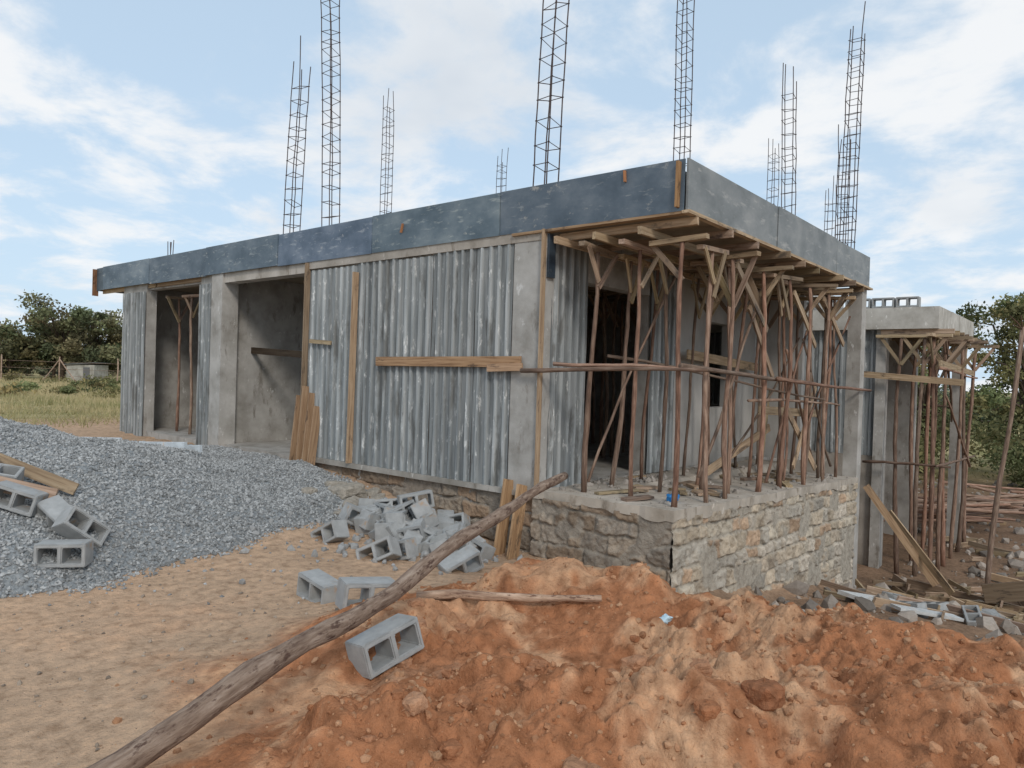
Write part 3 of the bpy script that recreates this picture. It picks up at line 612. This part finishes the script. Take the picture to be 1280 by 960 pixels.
mb=MB(); mb.bar(pt(-5.1,6.6,.18),pt(-4.25,6.75,.16),.14,.03,up=(0,.3,1));mb.bar(pt(-5.2,7.0,.2),pt(-4.3,7.15,.1),.12,.03,up=(0,.3,1));mb.make('loose_planks',M_wood)
mb=MB()
for (a,b,c,d) in [(-5.9,10.6,-4.55,10.1),(-5.7,10.8,-4.4,10.25),(-7.6,12.6,-6.6,12.2)]: mb.bar(pt(a,b,.08),pt(c,d,.08),.10,.05,col=(1.7,1.8,1.9))
mb.make('steel_channels',M_block)
mb=MB()
for i in range(130):
    x_=random.uniform(4.9,9.5); y_=random.uniform(9.3,13) if i<80 else random.uniform(13,20); 
    if i>=80: x_=random.uniform(8.5,16)
    T_=(x_-C[0])*DL[0]+(y_-C[1])*DL[1]
    if T_>-.4: continue
    an=random.uniform(-.7,1.4); L=random.uniform(.3,1.9)/2
    a=(x_-math.cos(an)*L,y_-math.sin(an)*L); b=(x_+math.cos(an)*L,y_+math.sin(an)*L)
    if (a[0]-C[0])*DL[0]+(a[1]-C[1])*DL[1]>-.1: continue
    mb.bar(pt(a[0],a[1],.05+random.random()*.15),pt(b[0],b[1],.04),random.uniform(.06,.15),.03,up=(math.sin(an)*.2,-math.cos(an)*.2,1))
mb.bar(P(-.15,6.2,-1.3),P(-.8,5.2,-1.45),.1,.03);mb.bar(P(-.05,7.0,.2),P(-1.1,7.4,-1.4),.12,.03,col=(1,.9,.8));mb.bar(P(-.3,7.6,-.3),P(-1.4,7.0,-1.4),.12,.03,col=(1,.95,.85))
mb.bar(P(-1.8,7.2,-1.35),P(-3.4,7.8,-1.0),.3,.04,up=vZ,col=(.4,.38,.36))
mb.bar(P(-2.6,8.2,-1.35),P(-2.75,8.0,-.6),.12,.03,up=vR,col=(1.2,1.1,1))
mb.make('scrap_timber',M_wood)
mb=MB(); mb.bar(pt(4.55,9.55,.10),pt(5.5,10.0,.12),.05,.32,up=vZ,col=(1.7,1.7,1.7)); mb.bar(pt(5.0,9.2,.08),pt(5.9,9.35,.1),.04,.2,up=vZ,col=(1.5,1.5,1.5)); mb.bar(pt(7.6,10.6,.08),pt(8.6,11.0,.1),.05,.3,up=vZ,col=(1.4,1.4,1.4)); mb.make('precast_slabs',M_block)
mb=MB()
for i in range(60):
    x_=random.uniform(9.5,11.5); y_=random.uniform(17.5,19.5)
    if i>35: x_=random.uniform(14,18); y_=random.uniform(19,22)
    L=random.uniform(1.2,2.4); mb.pole(Vector((x_-L,y_,gz(x_,y_)+.1+random.random()*.7)),Vector((x_+L,y_+random.uniform(-.5,.5),gz(x_,y_)+.1+random.random()*.7)),.045,.03,.05)
mb.make('pole_stack',M_pole,None,True)
mb=MB(); px,py=8.05,12.0; z0=gz(px,py); mb.pole((px,py,z0-.05),(px+.42,py,3.0),.045,.032,.05,8,9)
for i in range(9): mb.pole((px+.42,py,2.95),(px+.42+random.uniform(-.25,.25),py+random.uniform(-.2,.2),3.05+random.uniform(-.1,.15)),.012,.006,.01,4,2,(.5,.45,.4))
mb.make('standing_pole',M_pole,None,True)
def litter(name,p,mat,r):
    b=bmesh.new(); bmesh.ops.create_icosphere(b,subdivisions=3,radius=r)
    for v in b.verts:
        d=float(fbm(np.array([v.co.x*35]),np.array([v.co.y*35+v.co.z*20]),2,3)[0]); v.co*=1+.55*d; v.co.z*=.7
    me=bpy.data.meshes.new(name);b.to_mesh(me);b.free();me.materials.append(mat);o=bpy.data.objects.new(name,me);sc.collection.objects.link(o);o.location=p
q=P(.28,.55,fz(.28,.55)+.05); litter('blue_plastic_bag',q,M_blue,.07)
litter('plastic_wrapper',(1.06,4.75,gz(1.06,4.75)+.01),M_clear,.045)
# ------------------------------------------------ vegetation
def leaves(centers,radii,n,size,name,parent=None,base=(.075,.115,.035)):
    cs=np.array(centers,float);rs=np.array(radii,float); k=RNG.integers(0,len(cs),n)
    d=RNG.normal(size=(n,3)); d/=np.linalg.norm(d,axis=1)[:,None]; rad=RNG.random(n)**.45*RNG.uniform(.7,1.25,n)
    p=cs[k]+d*rs[k]*rad[:,None]
    u=RNG.normal(size=(n,3));u/=np.linalg.norm(u,axis=1)[:,None]; v=np.cross(u,RNG.normal(size=(n,3)));v/=np.linalg.norm(v,axis=1)[:,None]
    sz=size*RNG.uniform(.5,1.3,n)[:,None]
    V=np.stack([p-u*sz,p+v*sz*.5,p+u*sz,p-v*sz*.5],1).reshape(-1,3)
    F=np.arange(4*n).reshape(n,4)
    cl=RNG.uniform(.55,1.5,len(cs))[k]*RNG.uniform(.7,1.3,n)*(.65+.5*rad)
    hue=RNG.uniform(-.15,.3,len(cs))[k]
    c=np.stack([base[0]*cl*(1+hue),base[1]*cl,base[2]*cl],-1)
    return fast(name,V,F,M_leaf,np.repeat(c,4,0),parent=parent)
def tree(x,y,h_,r,n=9000,size=.13,name='bushy_tree',base=(.075,.115,.035),ncl=26):
    e=empty(name); z0=gz(x,y); mb=MB(); top=Vector((x+random.uniform(-.3,.3),y,z0+h_*.75))
    mb.tube([(x,y,z0-.1),(x+.1,y,z0+h_*.3),top],[.16*h_/6,.11*h_/6,.03],8); cs=[];rs=[]
    for i in range(ncl):
        a=random.uniform(0,6.28);zz_=z0+h_*random.uniform(.22,.95); rr_=r*random.uniform(.3,1.0)*(1.15-.9*abs((zz_-z0)/h_-.45))
        c=Vector((x+math.cos(a)*rr_,y+math.sin(a)*rr_,zz_)); mb.tube([Vector((x,y,z0+h_*.28*random.uniform(.7,1.6))),c.lerp(Vector((x,y,zz_)),.4)-Vector((0,0,.2)),c],[.06*h_/6,.035*h_/6,.012],5)
        cs.append(c[:]); w_=r*random.uniform(.15,.34); rs.append((w_,w_,w_*.7))
    mb.make('trunk_and_limbs',M_bark,e,True); leaves(cs,rs,n,size,'leaves',e,base)
for (x_,y_,h_,r_) in [(17.2,30,7.2,2.4),(21.2,29,7.4,2.6),(15.5,33,5.8,2.4),(23.5,33,7.8,3.0),(19,36,7.0,3.0),(13.5,36,5.2,2.6),(26,30,7.0,3)]:
    tree(x_,y_,h_,r_,8000,.09,base=(.16,.18,.08))
for (x_,y_,h_,r_) in [(-37.5,60,6.8,4.2),(-35.2,61,5.8,3.4),(-42,60,4.2,3.2),(-33,62,5.2,3),(-46,64,3.8,3.4),(-39.5,62,5.4,3.6)]:
    tree(x_,y_,h_,r_,7000,.16,base=(.15,.16,.085),ncl=34)
cs=[];rs=[]
for i in range(110):
    q=i/109; x_=9+q*26; y_=27+random.uniform(-2,7)-q*4; cs.append((x_,y_,gz(x_,y_)+random.uniform(.3,2.4)));w_=random.uniform(.6,1.4);rs.append((w_,w_,w_*.8))
leaves(cs,rs,40000,.095,'undergrowth',base=(.15,.175,.08))
cs=[];rs=[]
for i in range(420):
    a=random.uniform(-1.25,1.25); d=random.uniform(75,130); x_=math.sin(a)*d;y_=math.cos(a)*d; cs.append((x_,y_,gz(x_,y_)+random.uniform(.2,1.8)));w_=random.uniform(1.2,2.6);rs.append((w_*1.2,w_,w_*.75))
leaves(cs,rs,60000,.34,'distant_bushes',base=(.14,.155,.10))
cs=[];rs=[]
for i in range(50):
    k_=random.uniform(-.85,-.5); d=random.uniform(30,56); x_=k_*d; cs.append((x_,d,gz(x_,d)+random.uniform(.0,.35)));w_=random.uniform(.3,.9);rs.append((w_,w_,w_*.55))
leaves(cs,rs,12000,.09,'scrub_bushes',base=(.17,.175,.08))
N=70000; d=14+46*RNG.random(N)**.8; k_=RNG.uniform(-.9,-.42,N); x=k_*d;y=d
T_=(x-C[0])*DL[0]+(y-C[1])*DL[1]; keep=(T_+RNG.uniform(-1.5,2,N)>16.5)&(fbm(x*.5,y*.5,3,2)+RNG.uniform(-.6,.6,N)>-.1);x=x[keep];y=y[keep];n=len(x)
z=terrain(x,y);hh=RNG.uniform(.04,.26,n)*(1+.8*np.clip(fbm(x*.8,y*.8,2,4),-.6,1));a=RNG.uniform(0,3.14,n);w_=.008+.0005*y
V=np.stack([np.stack([x-np.cos(a)*w_,y-np.sin(a)*w_,z],-1),np.stack([x+np.cos(a)*w_,y+np.sin(a)*w_,z],-1),np.stack([x+RNG.uniform(-.12,.12,n),y+RNG.uniform(-.1,.1,n),z+hh],-1)],1).reshape(-1,3)
mix=np.clip(.2+.9*fbm(x*.35,y*.35,3,5)+RNG.uniform(-.3,.3,n),0,1)[:,None]; c=np.array([.24,.25,.10])*mix+np.array([.55,.46,.27])*(1-mix)
fast('field_grass',V,np.arange(3*n).reshape(n,3),M_grass,np.repeat(c,3,0))
fence=MB()
for i in range(8):
    x_=-49.5+i*4.2; z0=gz(x_,52); fence.pole((x_,52,z0),(x_,52,z0+1.9),.05,.045,.02,col=(1.6,1.6,1.6))
    if i in (2,4): fence.pole((x_-1.3,52,z0),(x_,52,z0+1.7),.04,.04,.02,col=(1.6,1.6,1.6));fence.pole((x_+1.3,52,z0),(x_,52,z0+1.7),.04,.04,.02,col=(1.6,1.6,1.6))
    if i<7:
        for hz in (.5,1.0,1.5): fence.tube([(x_,52,z0+hz),(x_+4.2,52,gz(x_+4.2,52)+hz)],.012,4)
fence.make('wire_fence',M_log)
hut=empty('small_hut'); mb=MB(); hx,hy=-34.2,58; z0=gz(hx,hy)
mb.box((hx,hy,z0+.7),Vector((1,0,0)),Vector((0,1,0)),vZ,(2.2,2,1.4),(.95,.95,.9)); mb.make('walls',M_conc,hut)
mb=MB(); mb.box((hx,hy,z0+1.48),Vector((1,0,.08)).normalized(),Vector((0,1,0)),vZ,(2.5,2.3,.07)); mb.box((hx+.5,hy-1.02,z0+.6),Vector((1,0,0)),Vector((0,1,0)),vZ,(.5,.05,1.2)); mb.make('roof_and_door',M_roof,hut)
# ------------------------------------------------ sky & sun
w=bpy.data.worlds.new('World'); sc.world=w; w.use_nodes=True; n=w.node_tree.nodes; l=w.node_tree.links; bg=n['Background']
SE=math.radians(35); SR=math.radians(165)
sky=n.new('ShaderNodeTexSky'); sky.sky_type='NISHITA'; sky.sun_disc=False; sky.sun_elevation=SE; sky.sun_rotation=SR; sky.air_density=1.0; sky.dust_density=1.2
tc=n.new('ShaderNodeTexCoord'); sx=n.new('ShaderNodeSeparateXYZ'); l.new(tc.outputs['Generated'],sx.inputs[0])
def mth(op,a,b=None,clamp=False):
    q=n.new('ShaderNodeMath'); q.operation=op; q.use_clamp=clamp
    for i,v in enumerate((a,b)):
        if v is None: continue
        if isinstance(v,(int,float)): q.inputs[i].default_value=v
        else: l.new(v,q.inputs[i])
    return q.outputs[0]
zc=mth('MAXIMUM',sx.outputs['Z'],0.0); zd=mth('ADD',zc,.20)
cb=n.new('ShaderNodeCombineXYZ'); l.new(mth('DIVIDE',sx.outputs['X'],zd),cb.inputs[0]); l.new(mth('DIVIDE',sx.outputs['Y'],zd),cb.inputs[1])
mp=n.new('ShaderNodeMapping'); mp.inputs['Scale'].default_value=(1.0,.95,1); mp.inputs['Rotation'].default_value=(0,0,.5); mp.inputs['Location'].default_value=(2.3,.7,0); l.new(cb.outputs[0],mp.inputs[0])
no=n.new('ShaderNodeTexNoise'); no.inputs['Scale'].default_value=2.3; no.inputs['Detail'].default_value=8; no.inputs['Roughness'].default_value=.60; no.inputs['Distortion'].default_value=.25; l.new(mp.outputs[0],no.inputs[0])
mr=n.new('ShaderNodeMapRange'); mr.interpolation_type='SMOOTHSTEP'; mr.inputs['From Min'].default_value=.42; mr.inputs['From Max'].default_value=.62; l.new(no.outputs['Fac'],mr.inputs['Value'])
no2=n.new('ShaderNodeTexNoise'); no2.inputs['Scale'].default_value=.8; no2.inputs['Detail'].default_value=5; l.new(mp.outputs[0],no2.inputs[0])
rp=n.new('ShaderNodeValToRGB'); rp.color_ramp.elements[0].position=.32; rp.color_ramp.elements[0].color=(.72,.77,.83,1); rp.color_ramp.elements[1].position=.48; rp.color_ramp.elements[1].color=(.98,.985,.99,1); l.new(no2.outputs['Fac'],rp.inputs['Fac'])
STR=.12
vm=n.new('ShaderNodeVectorMath'); vm.operation='SCALE'; vm.inputs['Scale'].default_value=.97/STR; l.new(rp.outputs['Color'],vm.inputs[0])
haze=n.new('ShaderNodeMix'); haze.data_type='RGBA'; hz=mth('POWER',mth('SUBTRACT',1.0,zc,True),5.0); l.new(mth('ADD',mth('MULTIPLY',hz,.22),.72),haze.inputs['Factor']); l.new(sky.outputs[0],haze.inputs['A']); haze.inputs['B'].default_value=(.62/STR,.79/STR,.96/STR,1)
mx=n.new('ShaderNodeMix'); mx.data_type='RGBA'; l.new(mth('MULTIPLY',mr.outputs[0],.88),mx.inputs['Factor']); l.new(haze.outputs['Result'],mx.inputs['A']); l.new(vm.outputs[0],mx.inputs['B'])
l.new(mx.outputs['Result'],bg.inputs['Color']); bg.inputs['Strength'].default_value=STR
sd=Vector((math.sin(SR)*math.cos(SE),math.cos(SR)*math.cos(SE),math.sin(SE)))
L=bpy.data.lights.new('sun','SUN'); L.energy=1.4; L.angle=math.radians(12); L.color=(1,.93,.84); so=bpy.data.objects.new('sun',L); sc.collection.objects.link(so); so.rotation_euler=sd.to_track_quat('Z','Y').to_euler(); so.location=sd*50
# ------------------------------------------------ camera
cam=bpy.data.cameras.new('camera'); co=bpy.data.objects.new('camera',cam); sc.collection.objects.link(co); sc.camera=co
cam.sensor_width=36; cam.lens=36*900/1280; cam.clip_start=.05; cam.clip_end=6000
co.matrix_world=Matrix.Translation((0,0,CAMZ))@Matrix.Rotation(math.radians(90-.57),4,'X')@Matrix.Rotation(math.radians(1.79),4,'Z')
sc.view_settings.view_transform='Standard'; sc.view_settings.look='None'; sc.view_settings.exposure=0
